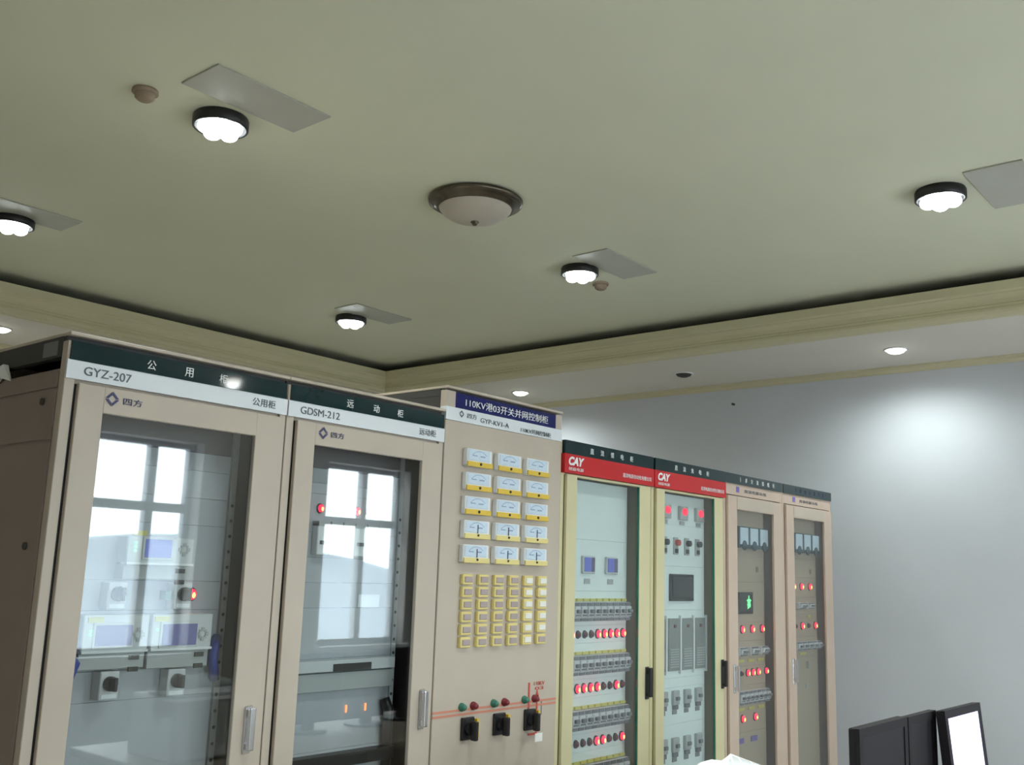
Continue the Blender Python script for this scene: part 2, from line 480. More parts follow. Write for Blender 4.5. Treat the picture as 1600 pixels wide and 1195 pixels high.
def clip_mb(): return MB().box(-.021,.021,-.034,-.029,.028,.044).box(-.021,.021,-.034,-.029,-.044,-.031)
def breaker(r, x, y, z, s=1.0, sz=1.0):
    b = link('circuit_breaker', shared('circuit_breaker', breaker_mb), m_brk, r, (x, y, z))
    b.scale = (s, 1, sz)
    link('toggle', shared('toggle', toggle_mb), m_brkd, b)
    link('terminal_cover', shared('terminal_cover', clip_mb), m_brkd, b)
    return b

# ---------- cabinets 1 and 2: framed glass doors, teal signs
def glass_cabinet(i, label, title, code, short):
    r = cab_root(i, label)
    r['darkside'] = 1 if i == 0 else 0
    shell(r, m_cream, 2.27, 2.12)
    del r['darkside']
    stiles(r, m_cream, .034, .772, 2.242)
    boxpart('header', (.034, .772, .012, .034, 2.10, 2.242), m_cream, r)
    sb = MB(); xa, xb, za, zb = .010, .790, 2.186, 2.242
    sb.poly([(xa,-.0085,za),(xb,-.0085,za),(xb,0,za),(xa,0,za),(xa,-.0068,zb),(xb,-.0068,zb),(xb,0,zb),(xa,0,zb)],
            ((0,3,2,1),(4,5,6,7),(0,1,5,4),(1,2,6,5),(2,3,7,6),(3,0,4,7)))
    sg = part('sign_board', sb, m_green, r, label='dark teal title board')
    TX = (0.267, 0.399, 0.528) if i == 0 else (0.281, 0.413, 0.539)
    text(title[0], m_txtw, sg, TX[0], 2.213, -.0088, h=.030)
    text(title[1], m_txtw, sg, TX[1], 2.213, -.0088, h=.030)
    text(title[2], m_txtw, sg, TX[2], 2.213, -.0088, h=.030)
    st = boxpart('label_strip', (.003, .797, -.006, .0, 2.130, 2.1855), m_strip, r, label='white label strip')
    text(code, m_txtd, st, .055, 2.158, -.0075, h=.026, w=.15 if i == 0 else .18, align='LEFT')
    text(short, m_txtd, st, .745, 2.158, -.0075, h=.028, w=.095, align='RIGHT')
    boxpart('shadow_gap_rail', (.004, .796, .018, .05, 2.242, 2.257), m_dark, r)
    boxpart('lid', (.001, .799, -.010, .6, 2.257, 2.268), m_cream, r, bev=.002)
    d = door(r, m_cream, .040, .766, .13, 2.119, .122, .667, .21, 2.04)
    bar_handle(d, .725, 1.085, m_chrome)
    diamond_logo(d, .145 if i == 0 else .155, 2.086, -.0185, .022, m_txtb)
    text('四方', m_txtb, d, .212 if i == 0 else .222, 2.085, -.0185, h=.022, w=.062)
    # rails at both sides of the mounting plates
    for x in (.078, .679):
        boxpart('rail', (x, x+.022, .118, .135, .14, 2.10), m_plate, r)
    for x in (.0155, .7825):
        boxpart('shade_lining', (x, x+.002, .04, .56, .12, 2.14), m_inner, r)  # added dark sheets, the interior's shade put into their colour
    hb = MB()
    for k in range(30): hb.cyl((.690, .1168, .30+k*.052), .006, .0015, 'y', 8)
    h = part('rail_holes', hb, m_dark, r); h['kind'] = 'stuff'
    return r, d
def plates(r, zs, m, x0, x1, y):
    for a, b in zip(zs, zs[1:]):
        boxpart('face_plate', (x0, x1, y, y+.004, min(a,b)+.0004, max(a,b)-.0004), m, r, bev=.0008)
def ring_keypad(parent, x, z, y):
    mb = MB()
    for k in range(4):
        a = math.pi/2*k
        mb.box(x+.015*math.cos(a)-.006, x+.015*math.cos(a)+.006, y-.004, y, z+.015*math.sin(a)-.006, z+.015*math.sin(a)+.006, bev=.001)
    for k in range(4):
        a = math.pi/2*k+math.pi/4
        mb.box(x+.014*math.cos(a)-.004, x+.014*math.cos(a)+.004, y-.003, y, z+.014*math.sin(a)-.004, z+.014*math.sin(a)+.004)
    part('keypad', mb, m_relayd, parent)
def relay(r, x0, x1, z0, z1, zm, scr, scrm, lab, leds):
    y = .058
    u = boxpart('protection_relay', (x0, x1, y, .12, zm, z1), m_relay, r, bev=.003, label='grey protection relay with blue display')
    boxpart('lower_cover', (x0, x1, y+.012, .12, z0, zm-.004), m_relayd, u, bev=.002)
    boxpart('ledge', (x0, x1, y-.006, y+.03, zm-.004, zm+.003), m_white, u)
    boxpart('screen_bezel', (scr[0]-.008, scr[1]+.008, y-.004, y, scr[2]-.008, scr[3]+.008), m_relay, u, bev=.001)
    boxpart('display', (scr[0], scr[1], y-.0055, y-.004, scr[2], scr[3]), scrm, u)
    boxpart('yellow_label', (lab[0], lab[1], y-.003, y, lab[2], lab[3]), m_yelt, u)
    ring_keypad(u, x1-.035, (scr[2]+scr[3])/2, y)
    for k in range(2): boxpart('port', (x1-.052, x1-.02, y+.006, y+.012, zm-.028-.035*k, zm-.014-.035*k), m_dark, u)
    mb = MB()
    for (lx, lz) in leds: mb.cyl((lx, y-.003, lz), .0035, .003, 'y', 8)
    part('status_led', mb, m_ledg, u)
    return u
def knob_box(r, x, z, hh=.083, dark=True):
    u = boxpart('selector_switch', (x-.031, x+.031, .07, .12, z-hh/2, z+hh/2), m_relay, r, bev=.003)
    mb = MB().cyl((x, .058, z+.006), .022, .012, 'y', 16).box(x-.006, x+.006, .03, .06, z-.014, z+.026, bev=.002)
    part('knob', mb, m_black if dark else m_relayd, u)
    boxpart('nameplate', (x-.024, x+.024, .068, .07, z-hh/2+.005, z-hh/2+.017), m_strip, u)
    return u
r, d = glass_cabinet(0, 'beige relay cabinet with teal 公用柜 sign, leftmost of the row', '公用柜', 'GYZ-207', '公用柜')
plates(r, [2.10, 1.975], mat('shaded_top_plate', (.10,.095,.11), .5), .103, .672, .12)  # header shade and dark reflection put into this plate's colour
plates(r, [1.975, 1.915, 1.824, 1.734, 1.552, 1.460, 1.280, 1.190, .62, .14], m_plate, .103, .672, .12)
relay(r, .285, .517, 1.556, 1.688, 1.605, (.343, .434, 1.624, 1.680), m_scrb, (.300, .345, 1.690, 1.705), [(.312, 1.667), (.312, 1.655), (.312, 1.643)])
relay(r, .172, .385, 1.290, 1.450, 1.343, (.211, .328, 1.360, 1.420), m_scrp, (.185, .233, 1.428, 1.444), [(.196, 1.403), (.196, 1.392)])
relay(r, .395, .612, 1.284, 1.450, 1.343, (.431, .553, 1.354, 1.420), m_scrp, (.402, .452, 1.428, 1.444), [(.414, 1.403)])
knob_box(r, .276, 1.506); knob_box(r, .502, 1.506); knob_box(r, .280, 1.242); knob_box(r, .506, 1.238)
boxpart('terminal_block', (.448, .470, .085, .12, 1.494, 1.520), m_grnp, r)
lamp(r, .560, .12, 1.510, True, 1.1)
for pts in ([(.12,.10,1.40),(.135,.075,1.345),(.16,.06,1.31),(.15,.07,1.27),(.125,.10,1.23)], [(.67,.115,1.37),(.645,.085,1.335),(.635,.075,1.30),(.65,.085,1.27),(.672,.115,1.24)]):
    part('cable_loop', MB().tube(pts, .016), m_bluec, r, smooth=True)
# cabinet side details on the leftmost cabinet
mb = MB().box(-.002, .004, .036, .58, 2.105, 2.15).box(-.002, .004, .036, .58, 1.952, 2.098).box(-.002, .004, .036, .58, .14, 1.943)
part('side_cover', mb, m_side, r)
for z in (2.066, 1.644):
    part('side_latch', MB().cyl((-.008, .107, z), .011, .007, 'x', 12), m_dark, r)
boxpart('top_side_rail', (.001, .03, .034, .59, 2.196, 2.257), m_dark, r)
boxpart('top_reflection_patch', (-.001, .002, .06, .15, 2.203, 2.247), mat('soft_reflection_grey', (.17,.18,.17), .4), r, bev=.001)  # pale patch painted for a soft reflection beside the lid

r, d = glass_cabinet(1, 'beige relay cabinet with teal 远动柜 sign, second from the left', '远动柜', 'GDSM-212', '远动柜')
plates(r, [2.10, 1.975], mat('shaded_top_plate', (.10,.095,.11), .5), .103, .676, .12)  # same shaded band under the header, painted as a dark plate
plates(r, [1.975, 1.92, 1.83+.05, 1.738, 1.645, 1.554, 1.462, 1.280, .955, .14], m_plate, .103, .676, .12)
for k in range(6):
    x = .273+.0605*k
    lamp(r, x, .12, 1.826, k in (0, 3), .9)
    u = boxpart('air_switch', (x-.027, x+.027, .085, .12, 1.655, 1.772), m_white, r, bev=.003)
    boxpart('switch_top', (x-.027, x+.027, .082, .12, 1.760, 1.778), m_relayd, u)
    boxpart('toggle', (x-.016, x+.016, .072, .086, 1.693, 1.707), m_brkd, u)
boxpart('paper_label', (.49, .60, .117, .12, 1.464, 1.512), m_strip, r)
u = boxpart('industrial_computer', (.11, .672, .085, .12, 1.235, 1.276), m_relay, r, bev=.002)
boxpart('drive_slot', (.36, .545, .081, .086, 1.236, 1.262), m_dark, u)
boxpart('keyboard_drawer', (.11, .672, .095, .12, 1.165, 1.230), m_relayd, r, bev=.002)
for x in (.463, .559): boxpart('power_led', (x-.003, x+.003, .116, .12, 1.080, 1.106), m_ledo, r)
part('cable_bundle', MB().tube([(.64,.10,1.12),(.650,.085,1.08),(.648,.085,1.0),(.662,.095,.93),(.66,.10,.80)], .02), m_black, r, smooth=True)
boxpart('black_shelf', (.105, .675, .07, .12, .900, .945), m_black, r)

# ---------- cabinet 3: solid panel with meters
r = cab_root(2, 'beige panel with navy 110KV sign, taller than the other cabinets')
shell(r, m_cream, 2.36, 2.2)
boxpart('front_panel', (.002, .798, -.004, .03, .1, 2.228), m_cream, r, bev=.002)
st = boxpart('label_strip', (.002, .798, -.005, .03, 2.229, 2.284), m_strip, r, label='white label strip')
diamond_logo(st, .095, 2.262, -.0068, .015, m_txtd)
text('四方', m_txtd, st, .16, 2.260, -.0068, h=.022, w=.06)
text('GYP-KV1-A', m_txtd, st, .31, 2.252, -.0068, h=.020, w=.19)
text('110KV并网控制柜', m_txtd, st, .60, 2.247, -.0068, h=.022, w=.22)
boxpart('front_post', (.002, .058, -.002, .03, 2.284, 2.352), m_cream, r)
boxpart('front_post', (.752, .798, -.002, .03, 2.284, 2.352), m_cream, r)
sg = boxpart('sign_board', (.058, .752, -.002, .012, 2.2845, 2.349), m_navy, r, label='navy title board')
text('110KV港03开关并网控制柜', m_txtw, sg, .405, 2.316, -.004, h=.036, w=.57)
boxpart('shadow_gap_rail', (.01, .79, .02, .05, 2.349, 2.36), m_dark, r)
boxpart('top_side_rail', (.004, .02, .034, .585, 2.25, 2.36), m_dark, r)
boxpart('lid', (.002, .798, -.010, .6, 2.36, 2.371), m_cream, r, bev=.002)
def meter_case(): return MB().box(-.08,.08,-.028,.0,-.037,.037,bev=.004)
def meter_dial(): return MB().box(-.073,.062,-.0305,-.028,-.012,.033,bev=.001)
def meter_base(strong):
    return MB().box(-.080,.080,-.034,-.026,-.0385,-.017,bev=.002)
def meter_arc():
    mb = MB(); n = 12
    for k in range(n):
        a0 = math.radians(145-110*k/n); a1 = math.radians(145-110*(k+.6)/n)
        for (ra, rb) in ((.040,.044),):
            P = [(-.005+1.3*rr*math.cos(a), -.0312, -.014+rr*math.sin(a)) for (rr, a) in ((ra,a0),(rb,a0),(rb,a1),(ra,a1))]
            mb.poly(P, ((0,1,2,3),))
    mb.box(-.05,-.02,-.0312,-.0306,.006,.010).box(.0,.03,-.0312,-.0306,.004,.010)
    return mb
def meter_needle(): return MB().box(-.002,.002,-.0325,-.031,-.016,.020).cyl((0,-.037,-.024),.005,.006,'y',10)
def meter_screw(): return MB().cyl((0,-.037,-.026),.006,.006,'y',10)
for row in range(5):
    for c in range(3):
        x, z = .193+.1995*c, 2.083-.0995*row
        u = link('panel_meter', shared('meter_case', meter_case), m_white, r, (x, -.004, z), 'pale analogue panel meter')
        link('dial', shared('dial', meter_dial), m_dial, u)
        link('scale_print', shared('scale_print', meter_arc), m_dialm, u)
        if row < 3:
            link('base_cover', shared('base_cover', lambda: meter_base(1)), m_yel, u)
            link('zero_screw', shared('zero_screw', meter_screw), m_black, u)
        else:
            link('base_cover', shared('base_cover_pale', lambda: meter_base(0)), m_yelp, u)
            n = link('needle', shared('needle', meter_needle), m_black, u)
def but_frame(): return MB().box(-.031,.031,-.018,0,-.0215,.0215,bev=.003)
def but_lens(): return MB().box(-.022,.025,-.022,-.017,-.012,.012,bev=.002)
for row in range(6):
    for c in range(6):
        x, z = .160+.1*c, 1.580-.0505*row
        u = link('signal_plate', shared('signal_frame', but_frame), m_yelp, r, (x, -.004, z))
        if c < 4 or (row == 5 and c == 5): link('window', shared('signal_lens', but_lens), m_mauve, u)
        else: link('window', shared('signal_lens_white', but_lens), m_lensw, u)
boxpart('mimic_stripe', (.002, .798, -.006, -.004, 1.057, 1.066), m_pinkst, r)
boxpart('mimic_stripe', (.002, .798, -.006, -.004, 1.040, 1.049), m_pinkst, r)
boxpart('mimic_line', (.598, .608, -.007, -.004, 1.03, 1.142), m_txtr, r)
mb = MB().box(.656, .665, -.007, -.004, .920, 1.088).box(.605, .656, -.007, -.004, .920, .929)
mb.poly([(.648,-.007,1.080),(.673,-.007,1.080),(.6605,-.007,1.108),(.648,-.004,1.080),(.673,-.004,1.080),(.6605,-.004,1.108)], ((0,1,2),(5,4,3),(0,3,4,1),(1,4,5,2),(2,5,3,0)))
part('mimic_line', mb, m_txtr, r)
text('110KV', m_txtr, r, .675, 1.136, -.0055, h=.016, w=.075, name='mimic_lettering')
text('03', m_txtr, r, .675, 1.115, -.0055, h=.014, w=.06, name='mimic_lettering')
boxpart('print_line', (.692, .696, -.0055, -.004, 1.0, 1.06), m_txtd, r)
for x, g in ((.203,0),(.401,0),(.606,1)):
    u = part('rotary_switch', MB().box(x-.036, x+.036, -.018, -.004, .944, 1.032, bev=.003), m_black, r, label='black rotary control switch')
    part('handle', MB().cyl((x, -.036, .988), .026, .02, 'y', 20).box(x-.010, x+.010, -.066, -.034, .945, 1.020, bev=.004), m_black, u)
    boxpart('yellow_plate', (x+.036, x+.050, -.030, -.004, .950, 1.024), m_yel, u)
    for dx, mm, nm in ((-.036, m_grnp, 'green signal light'), (.034, mat('dark_red_lens', (.22,.03,.04), .35), 'dark red signal light')):
        v = part('signal_light', MB().lathe([(.017,0),(.017,-.008),(.013,-.010),(.013,-.020),(.008,-.027),(0,-.028)], axis='y', seg=16), mm, r, (x+dx, -.004, 1.073), True, nm)
part('hanging_tag', MB().box(.570, .622, -.072, -.070, .905, .940, bev=.001), m_paper, r, label='white paper tag hung on the third rotary switch')

# ---------- cabinets 4 and 5: red banner signs
def red_cabinet(i, label, title, split):
    r = cab_root(i, label)
    shell(r, m_creamy, 2.26, 2.1)
    stiles(r, m_creamy, .030, .772, 2.238)
    boxpart('header', (.030, .772, .004, .034, 2.075, 2.24), m_creamy, r)
    sg = boxpart('sign_board', (.010, .790, -.020, .004, 2.176, 2.240), m_green, r, label='dark teal title board')
    n = len(title)
    for k, ch in enumerate(title):
        text(ch, m_txtw, sg, .225+.088*k, 2.207, -.0215, h=.028)
    bn = boxpart('banner', (.004, .796, -.022, .004, 2.085, 2.1755), m_red, r, label='red banner')
    text('CAY', m_txtw, bn, .095, 2.143, -.0238, h=.042, w=.125, bold=True, shear=.25)
    text('创益电源', m_txtw, bn, .093, 2.106, -.0238, h=.016, w=.12)
    text('直流电源自动化有限公司', m_txtw, bn, .765, 2.118, -.0238, h=.022, w=.27, align='RIGHT')
    d = door(r, m_creamy, .034, .768, .13, 2.08, .116, .668, .21, 2.07)
    for x in (.1165, .6655):
        boxpart('glass_edge', (x, x+.0025, -.012, -.001, .21, 2.07), m_gedge, d)
    bar_handle(d, .745, 1.085, m_black, h=.16, w=.024)
    return r, d
r, d = red_cabinet(3, 'yellowish cabinet with red banner and rows of breakers beside the tall meter panel', '直流馈电柜', 1)
plates(r, [2.07, 1.784, 1.536, 1.372, 1.290, 1.122, 1.040, .872, .790, .55, .14], m_platew, .085, .664, .06)
for x in (.313, .514):
    u = boxpart('digital_meter', (x-.05, x+.05, .045, .06, 1.620, 1.706), m_relay, r, bev=.003)
    boxpart('display', (x-.043, x+.012, .042, .045, 1.630, 1.698), m_scrb, u)
    boxpart('side_display', (x+.018, x+.043, .042, .045, 1.630, 1.698), mat('violet_lcd', (.14,.12,.24), .25), u)
    boxpart('nameplate', (x-.024, x+.024, .056, .06, 1.570, 1.596), m_relayd, r)
lit = [(0,4,5,6,7,8), (1,2,3,4,7), (4,5,8)]
for row in range(4):
    z = 1.331-.25*row
    for k in range(9):
        x = .190+.055*k
        link('breaker_tag', shared('breaker_tag', btag_mb), m_yelt, r, (x, .06, z+.163))
        breaker(r, x, .06, z+.108, 1.06, .98)
        if row < 3: lamp(r, x-.001, .06, z, k in lit[row], 1.15)
r, d = red_cabinet(4, 'yellowish cabinet with red banner, red digital meters and a black screen', '直流充电柜', 0)
plates(r, [2.07, 1.90, 1.676, 1.44, 1.08, 1.03, .84, .60, .14], m_platew, .085, .676, .06)
for x in (.245, .428, .612):
    u = boxpart('digital_meter', (x-.052, x+.036, .04, .06, 1.934, 2.010), m_relayd, r, bev=.003)
    mb = MB().lathe([(.0,-.012),(.6,-.010),(.9,-.006),(1,0)], axis='y', seg=24)
    for v in mb.bm.verts: v.co = (x-.002+v.co.x*.030, .040+v.co.y*.4, 1.980+v.co.z*.021)
    part('red_display', mb, m_digr, u, smooth=True)
    boxpart('nameplate', (x-.03, x+.02, .056, .06, 1.905, 1.926), m_relayd, r)
for k, x in enumerate((.230, .350, .470, .590)):
    u = boxpart('push_switch', (x-.022, x+.022, .05, .06, 1.740, 1.835), m_relayd, r, bev=.002)
    part('knob', MB().cyl((x, .03, 1.805), .017, .02, 'y', 14), m_txtr if k == 1 else m_black, u)
    boxpart('nameplate', (x-.016, x+.016, .047, .05, 1.748, 1.772), m_black, u)
u = boxpart('touch_screen', (.285, .535, .045, .06, 1.488, 1.634), m_black, r, bev=.003)
boxpart('display', (.300, .520, .043, .045, 1.502, 1.620), m_blacks, u)
for x in (.185, .335, .478, .620):
    u = boxpart('charging_module', (x-.062, x+.052, .05, .075, 1.118, 1.395), m_modl, r, bev=.002)
    boxpart('status_light', (x-.012, x+.010, .046, .05, 1.345, 1.362), m_lens_off, u)
    mb = MB()
    for k in range(8): mb.box(x-.05, x+.04, .047, .05, 1.135+.013*k, 1.142+.013*k)
    part('vent', mb, m_relayd, u)
    boxpart('module_divider', (x+.0545, x+.0675, .046, .06, 1.10, 1.41), m_white, r)
for z in (.953, .710):
    for x in (.225, .345, .470, .592):
        u = boxpart('output_breaker', (x-.030, x+.030, .042, .06, z-.012, z+.062), m_relayd, r, bev=.002)
        boxpart('toggle', (x-.014, x+.014, .030, .043, z+.012, z+.030), m_brkd, u)
        boxpart('lower_cap', (x-.022, x+.022, .046, .06, z-.036, z-.014), m_brkd, u)
        boxpart('nameplate', (x-.022, x+.022, .056, .06, z-.062, z-.040), m_modl, r)

# ---------- cabinets 6 and 7
def beige_cabinet(i, label, title):
    r = cab_root(i, label)
    shell(r, m_creamp, 2.26, 2.1)
    stiles(r, m_creamp, .030, .772, 2.242)
    boxpart('header', (.030, .772, .0, .034, 2.116, 2.182), m_creamp, r)
    sg = boxpart('sign_board', (.012, .796 if i == 6 else .790, -.008, .004, 2.183, 2.242), m_green, r, label='dark teal title board')
    for k, ch in enumerate(title):
        text(ch, m_txtw if i == 5 else m_txtb, sg, .205+.076*k, 2.213, -.0095, h=.028)
    hd = boxpart('header_print', (.165, .205, -.0012, .0, 2.134, 2.168), m_purp, r)
    text('直流电源系统', m_txtd, r, .42, 2.148, -.0012, h=.020, w=.30, name='header_lettering')
    d = door(r, m_creamp, .034, .768, .13, 2.108, .145, .645, .21, 2.028)
    boxpart('door_inset', (.145, .645, -.0175, -.016, 2.034, 2.100), m_cream, d)
    bar_handle(d, .095, 1.05, m_chrome, h=.16)
    for k in range(3):
        x = .322+.1355*k
        u = boxpart('panel_meter', (x-.066, x+.066, .03, .06, 1.808, 1.936), mat('dark_blue_plastic', (.02,.06,.09), .4), r, bev=.003, label='tall pale-faced panel meter')
        boxpart('dial', (x-.052, x+.052, .027, .03, 1.828, 1.930), m_dial, u)
        part('dial_cover', MB().cyl((x, .024, 1.822), .03, .006, 'y', 16), mat('dark_blue_plastic', (.02,.06,.09), .4), u)
    return r
r = beige_cabinet(5, 'pinkish beige cabinet with small screen and chrome handle, second from the right', '1#交流馈线柜')
plates(r, [2.10, 1.755, 1.60, 1.36, 1.25, 1.10, .99, .85, .72, .14], m_plateb, .11, .650, .06)
boxpart('nameplate', (.245, .285, .057, .06, 1.668, 1.700), m_purp, r)
boxpart('nameplate', (.540, .566, .057, .06, 1.664, 1.698), m_brown, r)
u = boxpart('control_display', (.270, .466, .045, .06, 1.410, 1.540), m_black, r, bev=.003)
boxpart('display', (.284, .452, .043, .045, 1.425, 1.528), m_blacks, u)
mb = MB()
for (a, b, c, dd) in ((.385,.392,1.44,1.50),(.398,.405,1.445,1.52),(.412,.42,1.45,1.50),(.375,.43,1.488,1.493),(.38,.425,1.463,1.468)): mb.box(a, b, .0418, .0425, c, dd)
part('readout', mb, m_ledg, u)
for x in (.333, .465, .600): lamp(r, x, .06, 1.319, True, 1.25)
for x in (.300, .450, .590): breaker(r, x, .06, 1.19, 1.9, .55)
for k in range(3): boxpart('yellow_tag', (.28+.13*k, .36+.13*k, .055, .06, 1.125, 1.14), m_yelt, r)
for x in (.273, .322): lamp(r, x, .06, 1.060, False, .9)
for x in (.406, .474, .543, .655): lamp(r, x-.006, .06, 1.062, True, 1.15)
for k in range(7): breaker(r, .27+.058*k, .06, .922, 1.05, .85)
for k in range(3): boxpart('yellow_tag', (.28+.13*k, .36+.13*k, .055, .06, .845, .862), m_yelt, r)
for x in (.330, .492): lamp(r, x, .06, .800, True, 1.2)
for x in (.305, .480): boxpart('nameplate', (x-.04, x+.04, .055, .06, .66, .69), m_purp, r)
r = beige_cabinet(6, 'pinkish beige cabinet with chrome handle, last of the row by the wall', '2#交流馈线柜')
plates(r, [2.10, 1.765, 1.64, 1.51, 1.40, 1.25, 1.12, .14], m_plateb, .11, .655, .06)
boxpart('nameplate', (.265, .300, .057, .06, 1.672, 1.706), m_purp, r)
boxpart('nameplate', (.552, .576, .057, .06, 1.668, 1.700), m_brown, r)
for x in (.275, .401, .537): lamp(r, x, .06, 1.582, True, 1.25)
for x in (.36, .50): breaker(r, x, .06, 1.455, 1.9, .45)
for x in (.30, .508): lamp(r, x, .06, 1.323, False, 1.0)
for x in (.403, .614): lamp(r, x, .06, 1.323, True, 1.25)
boxpart('yellow_tag', (.50, .54, .055, .06, 1.375, 1.392), m_yelt, r)
for k in range(5): breaker(r, .30+.08*k, .06, 1.195, 1.45, .6)
boxpart('yellow_tag', (.36, .46, .055, .06, 1.135, 1.150), m_yelt, r)
for x in (.304, .470):
    boxpart('lever_switch', (x-.006, x+.006, .04, .06, 1.045, 1.090), m_relayd, r)
    boxpart('nameplate', (x-.022, x+.022, .055, .06, .918, .945), m_relayd, r)

# added white patch for the lit back wall seen under the leftmost cabinet's lid
mb = MB()
P = [(-.004,.335,2.150),(-.004,.37,2.205),(-.004,.47,2.20),(-.004,.47,2.12),(-.004,.40,2.165)]
Q = [(p[0]-.004-.012*(i % 2), p[1], p[2]) for i, p in enumerate(P)]
mb.poly(P+Q, ((0,1,4),(1,2,4),(2,3,4),(6,5,9),(7,6,9),(8,7,9),(0,5,6,1),(1,6,7,2),(2,7,8,3),(3,8,9,4),(4,9,5,0)))
tag(part('bright_gap_patch', mb, m_paper), 'added white patch for the bright back wall seen under the lid of the leftmost cabinet', 'paper')

# ------------------------------------------------------------------ ceiling fixtures
def lamp_can(): return MB().lathe([(0,0),(.112,0),(.116,-.008),(.116,-.046),(.110,-.050),(.104,-.046),(.102,-.030),(0,-.030)], seg=36)
def bulbs():
    mb = MB()
    for k in range(5):
        a = 2*math.pi*k/5+.3
        mb.sphere((.057*math.cos(a), .057*math.sin(a), -.052), .040, 1, 1, .75, 14, 9)
    mb.sphere((0, 0, -.054), .036, 1, 1, .75, 14, 9)
    return mb
def cplate(): return MB().box(-.275,.275,-.125,.125,-.008,0,bev=.002)
spots = [(.867, .689, 'glowing five-bulb ceiling lamp nearest the left smoke detector'),
         (.915, 2.76, 'glowing five-bulb ceiling lamp cut off by the left edge of the photo'),
         (3.463, 2.82, 'glowing five-bulb ceiling lamp nearest the inner corner of the cornice'),
         (3.430, .666, 'glowing five-bulb ceiling lamp between the unlit dome lamp and the right cornice'),
         (3.390, -1.483, 'glowing five-bulb ceiling lamp farthest right on the ceiling'),
         (.867, -1.48, 'glowing five-bulb ceiling lamp above the top edge of the photo')]
plabel = ['grey glossy ceiling plate by the lamp nearest the left smoke detector', 'grey glossy ceiling plate at the left edge of the photo',
          'grey glossy ceiling plate by the lamp nearest the cornice corner', 'grey glossy ceiling plate by the lamp right of the dome',
          'grey glossy ceiling plate cut off by the right edge of the photo', 'grey glossy ceiling plate above the top edge of the photo']
pc = [(.857, .415), (.90, 2.60), (3.49, 2.60), (3.48, .435), (3.49, -1.757), (.857, -1.757)]
for (x, y, lab), pl, (px, py) in zip(spots, plabel, pc):
    t = thing('ceiling_lamp', lab, 'lamp', (x, y, Z_CEIL), group='five-bulb ceiling lamps')
    link('lamp_ring', shared('lamp_ring', lamp_can, True), m_black, t)
    link('bulb_cluster', shared('bulb_cluster', bulbs, True), m_bulb, t)
    ld = bpy.data.lights.new('lamp_beam', 'SPOT')
    ld.energy = BEAM_POWER; ld.spot_size = math.radians(150); ld.spot_blend = 1.0; ld.shadow_soft_size = .09
    ld.color = (.93, 1.0, .96)
    lo = bpy.data.objects.new('lamp_beam', ld); COL.objects.link(lo)
    lo.parent = t; lo.location = (0, 0, -.10)
    tag(link('ceiling_plate', shared('ceiling_plate', cplate), m_panelg, None, (px, py, Z_CEIL)), pl, 'ceiling plate', 'grey ceiling plates')
# unlit dome lamp
t = thing('dome_lamp', 'unlit round ceiling lamp with frosted bowl and tarnished metal rim', 'lamp', (2.195, .425, Z_CEIL))
part('rim', MB().lathe([(0,0),(.225,0),(.242,-.012),(.238,-.026),(.222,-.034),(.205,-.038),(.196,-.052),(.186,-.054),(.182,-.040),(0,-.035)], seg=48), m_bronze, t, smooth=True)
part('bowl', MB().lathe([(.187,-.045),(.182,-.059),(.165,-.078),(.135,-.097),(.095,-.111),(.05,-.119),(0,-.121)], seg=48), m_frost, t, smooth=True)
part('finial', MB().lathe([(.020,-.118),(.022,-.124),(.014,-.128),(.014,-.133),(.008,-.139),(0,-.141)], seg=20), m_bronze, t, smooth=True)
# smoke detectors
def detector(x, y, lab):
    t = thing('smoke_detector', lab, 'smoke detector', (x, y, Z_CEIL))
    part('base', MB().lathe([(0,0),(.05,0),(.052,-.012),(.046,-.016),(0,-.016)], seg=24), m_brown, t, smooth=True)
    part('sensor_dome', MB().lathe([(.040,-.016),(.038,-.034),(.026,-.044),(0,-.046)], seg=24), m_brown, t, smooth=True)
detector(.535, .725, 'small brown smoke detector on the ceiling at upper left')
detector(3.77, .745, 'small brown smoke detector beside the lamp right of the dome')
# recessed downlights in the ceiling border
def dl_trim(): return MB().lathe([(.062,.0),(.078,.0),(.080,-.004),(.074,-.008),(.064,-.006),(.060,.0)], seg=32)
def dl_disc(): return MB().lathe([(0,-.030),(.03,-.028),(.052,-.019),(.063,-.005),(.063,.0),(0,.0)], seg=32)
def downlight(x, y, lab, lit=True):
    t = thing('downlight', lab, 'downlight', (x, y, Z_SOF), group='recessed downlights')
    link('trim_ring', shared('dl_trim', dl_trim, True), m_white, t)
    if lit:
        link('diffuser', shared('dl_disc_lit', dl_disc, True), m_down, t)
        ld = bpy.data.lights.new('downlight_beam', 'SPOT')
        ld.energy = SPOT_POWER; ld.spot_size = math.radians(165); ld.spot_blend = 0.9; ld.shadow_soft_size = .05
        ld.color = (.92, 1.0, .97)
        lo = bpy.data.objects.new('downlight_beam', ld); COL.objects.link(lo)
        lo.parent = t; lo.location = (0, 0, -.02)
    else:
        link('diffuser', shared('dl_disc_unlit', dl_disc, True), m_dark, t)
downlight(5.44, -.557, 'lit recessed downlight above the bright patch on the right wall')
downlight(5.44, 2.77, 'lit recessed downlight just above the tall meter panel')
downlight(5.44, 1.10, 'unlit dark recessed downlight between the two lit ones', False)
downlight(1.60, 4.42, 'lit recessed downlight at the left edge of the photo')
downlight(3.00, -3.56, 'lit recessed downlight mirrored in the sign of the leftmost cabinet')
# nail on the right wall
t = part('wall_nail', MB().cyl((XR-.03, .97, 3.03), .010, .03, 'x', 10), m_dark)
tag(t, 'small dark nail high on the right wall', 'nail')

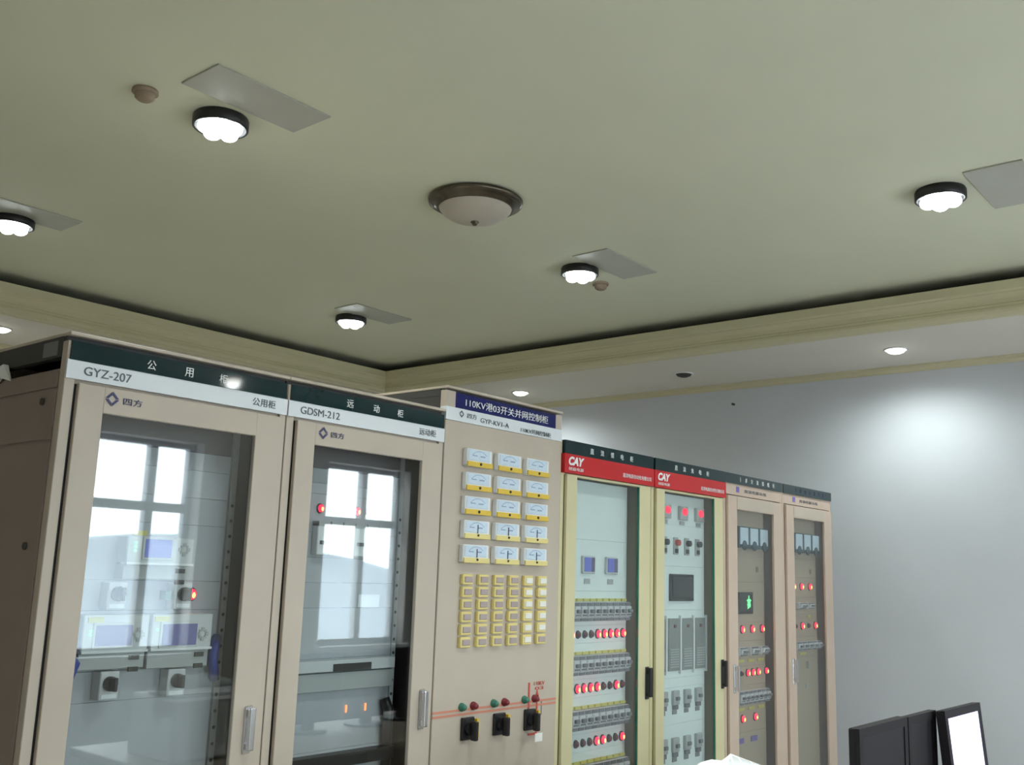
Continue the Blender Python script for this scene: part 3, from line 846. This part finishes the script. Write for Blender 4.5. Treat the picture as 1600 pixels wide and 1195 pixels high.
# ------------------------------------------------------------------ desk with monitors and printer
t = thing('desk', 'long laminate operator desk under the monitors', 'desk', (2.25, -1.42, 0))
boxpart('desk_top', (-1.15, 1.15, -.42, .42, .715, .75), m_desk, t, bev=.004)
for x in (-1.12, -.02, 1.08): boxpart('leg_panel', (x, x+.04, -.38, .38, 0, .715), m_desk, t)
boxpart('modesty_panel', (-1.08, 1.08, .30, .32, .15, .715), m_desk, t)
def monitor(lab, x, y, w, ztop, h, rz, screen, thick=.035, tilt=0.0):
    t = thing('monitor', lab, 'monitor', (x, y, .75), rz)
    z1 = ztop-.75; z0 = z1-h
    ps = [boxpart('housing', (-w/2, w/2, .012, thick, z0, z1), m_mon, t, bev=.004)]
    mb = MB(); b = .030
    mb.box(-w/2, -w/2+b, 0, .014, z0, z1).box(w/2-b, w/2, 0, .014, z0, z1).box(-w/2+b, w/2-b, 0, .014, z0, z0+b).box(-w/2+b, w/2-b, 0, .014, z1-b, z1)
    ps.append(part('bezel', mb, m_mon, t))
    ps.append(boxpart('screen', (-w/2+b, w/2-b, .004, .013, z0+b, z1-b), screen, t))
    zc = z1-.03; R = Matrix.Translation((0, 0, zc)) @ Matrix.Rotation(-tilt, 4, 'X') @ Matrix.Translation((0, 0, -zc))
    for p in ps: p.data.transform(R)
    boxpart('stand_neck', (-.03, .03, thick-.005, thick+.03, .01, z0+.12), m_black, t)
    part('stand_foot', MB().cyl((0, thick, 0), .11, .012, 'z', 24), m_black, t)
monitor('dark monitor with a switched-off screen, leftmost of the three', 2.215, -1.55, .455, 1.152, .36, 0, m_monscr, .038)
monitor('dark monitor between the switched-off one on the left and the lit one', 2.625, -1.545, .31, 1.148, .36, 0, m_monscr, .03)
monitor('monitor with a glowing white screen, rightmost of the three', 2.945, -1.60, .435, 1.154, .36, -.02, m_scrm, .035, .085)
t = thing('printer', 'white desktop printer with a sheet standing in its tray', 'printer', (1.46, -1.36, .75))
boxpart('body', (-.25, .25, -.18, .18, 0, .27), m_white, t, bev=.012)
boxpart('tray', (-.24, .24, -.06, .16, .27, .285), m_white, t, bev=.003)
boxpart('panel', (.06, .17, -.182, -.17, .17, .25), m_relayd, t)
PR = [(1.24,1.096),(1.30,1.104),(1.36,1.105),(1.415,1.096),(1.44,1.104),(1.464,1.110),(1.52,1.095),(1.60,1.073),(1.672,1.053),(1.69,1.048)]
mb = MB(); n = len(PR)-1; A = []; B = []
for k, (x, zt) in enumerate(PR):
    A.append((x, -1.39+.02*math.sin(k*.6), 1.036)); B.append((x, -1.36+.004*math.sin(k*1.1), zt))
V = A+B+[(p[0], p[1]+.0015, p[2]) for p in A+B]; N = n+1
fs = []
for k in range(n):
    fs += [(k, k+1, N+k+1, N+k), (2*N+k+1, 2*N+k, 3*N+k, 3*N+k+1), (N+k, N+k+1, 3*N+k+1, 3*N+k), (k+1, k, 2*N+k, 2*N+k+1)]
fs += [(0, N, 3*N, 2*N), (n, 2*N+n, 3*N+n, N+n)]
mb.poly(V, fs)
tag(part('paper_sheet', mb, m_paper, smooth=True), 'white paper sheet with a raised corner standing in the printer at the bottom edge', 'paper')
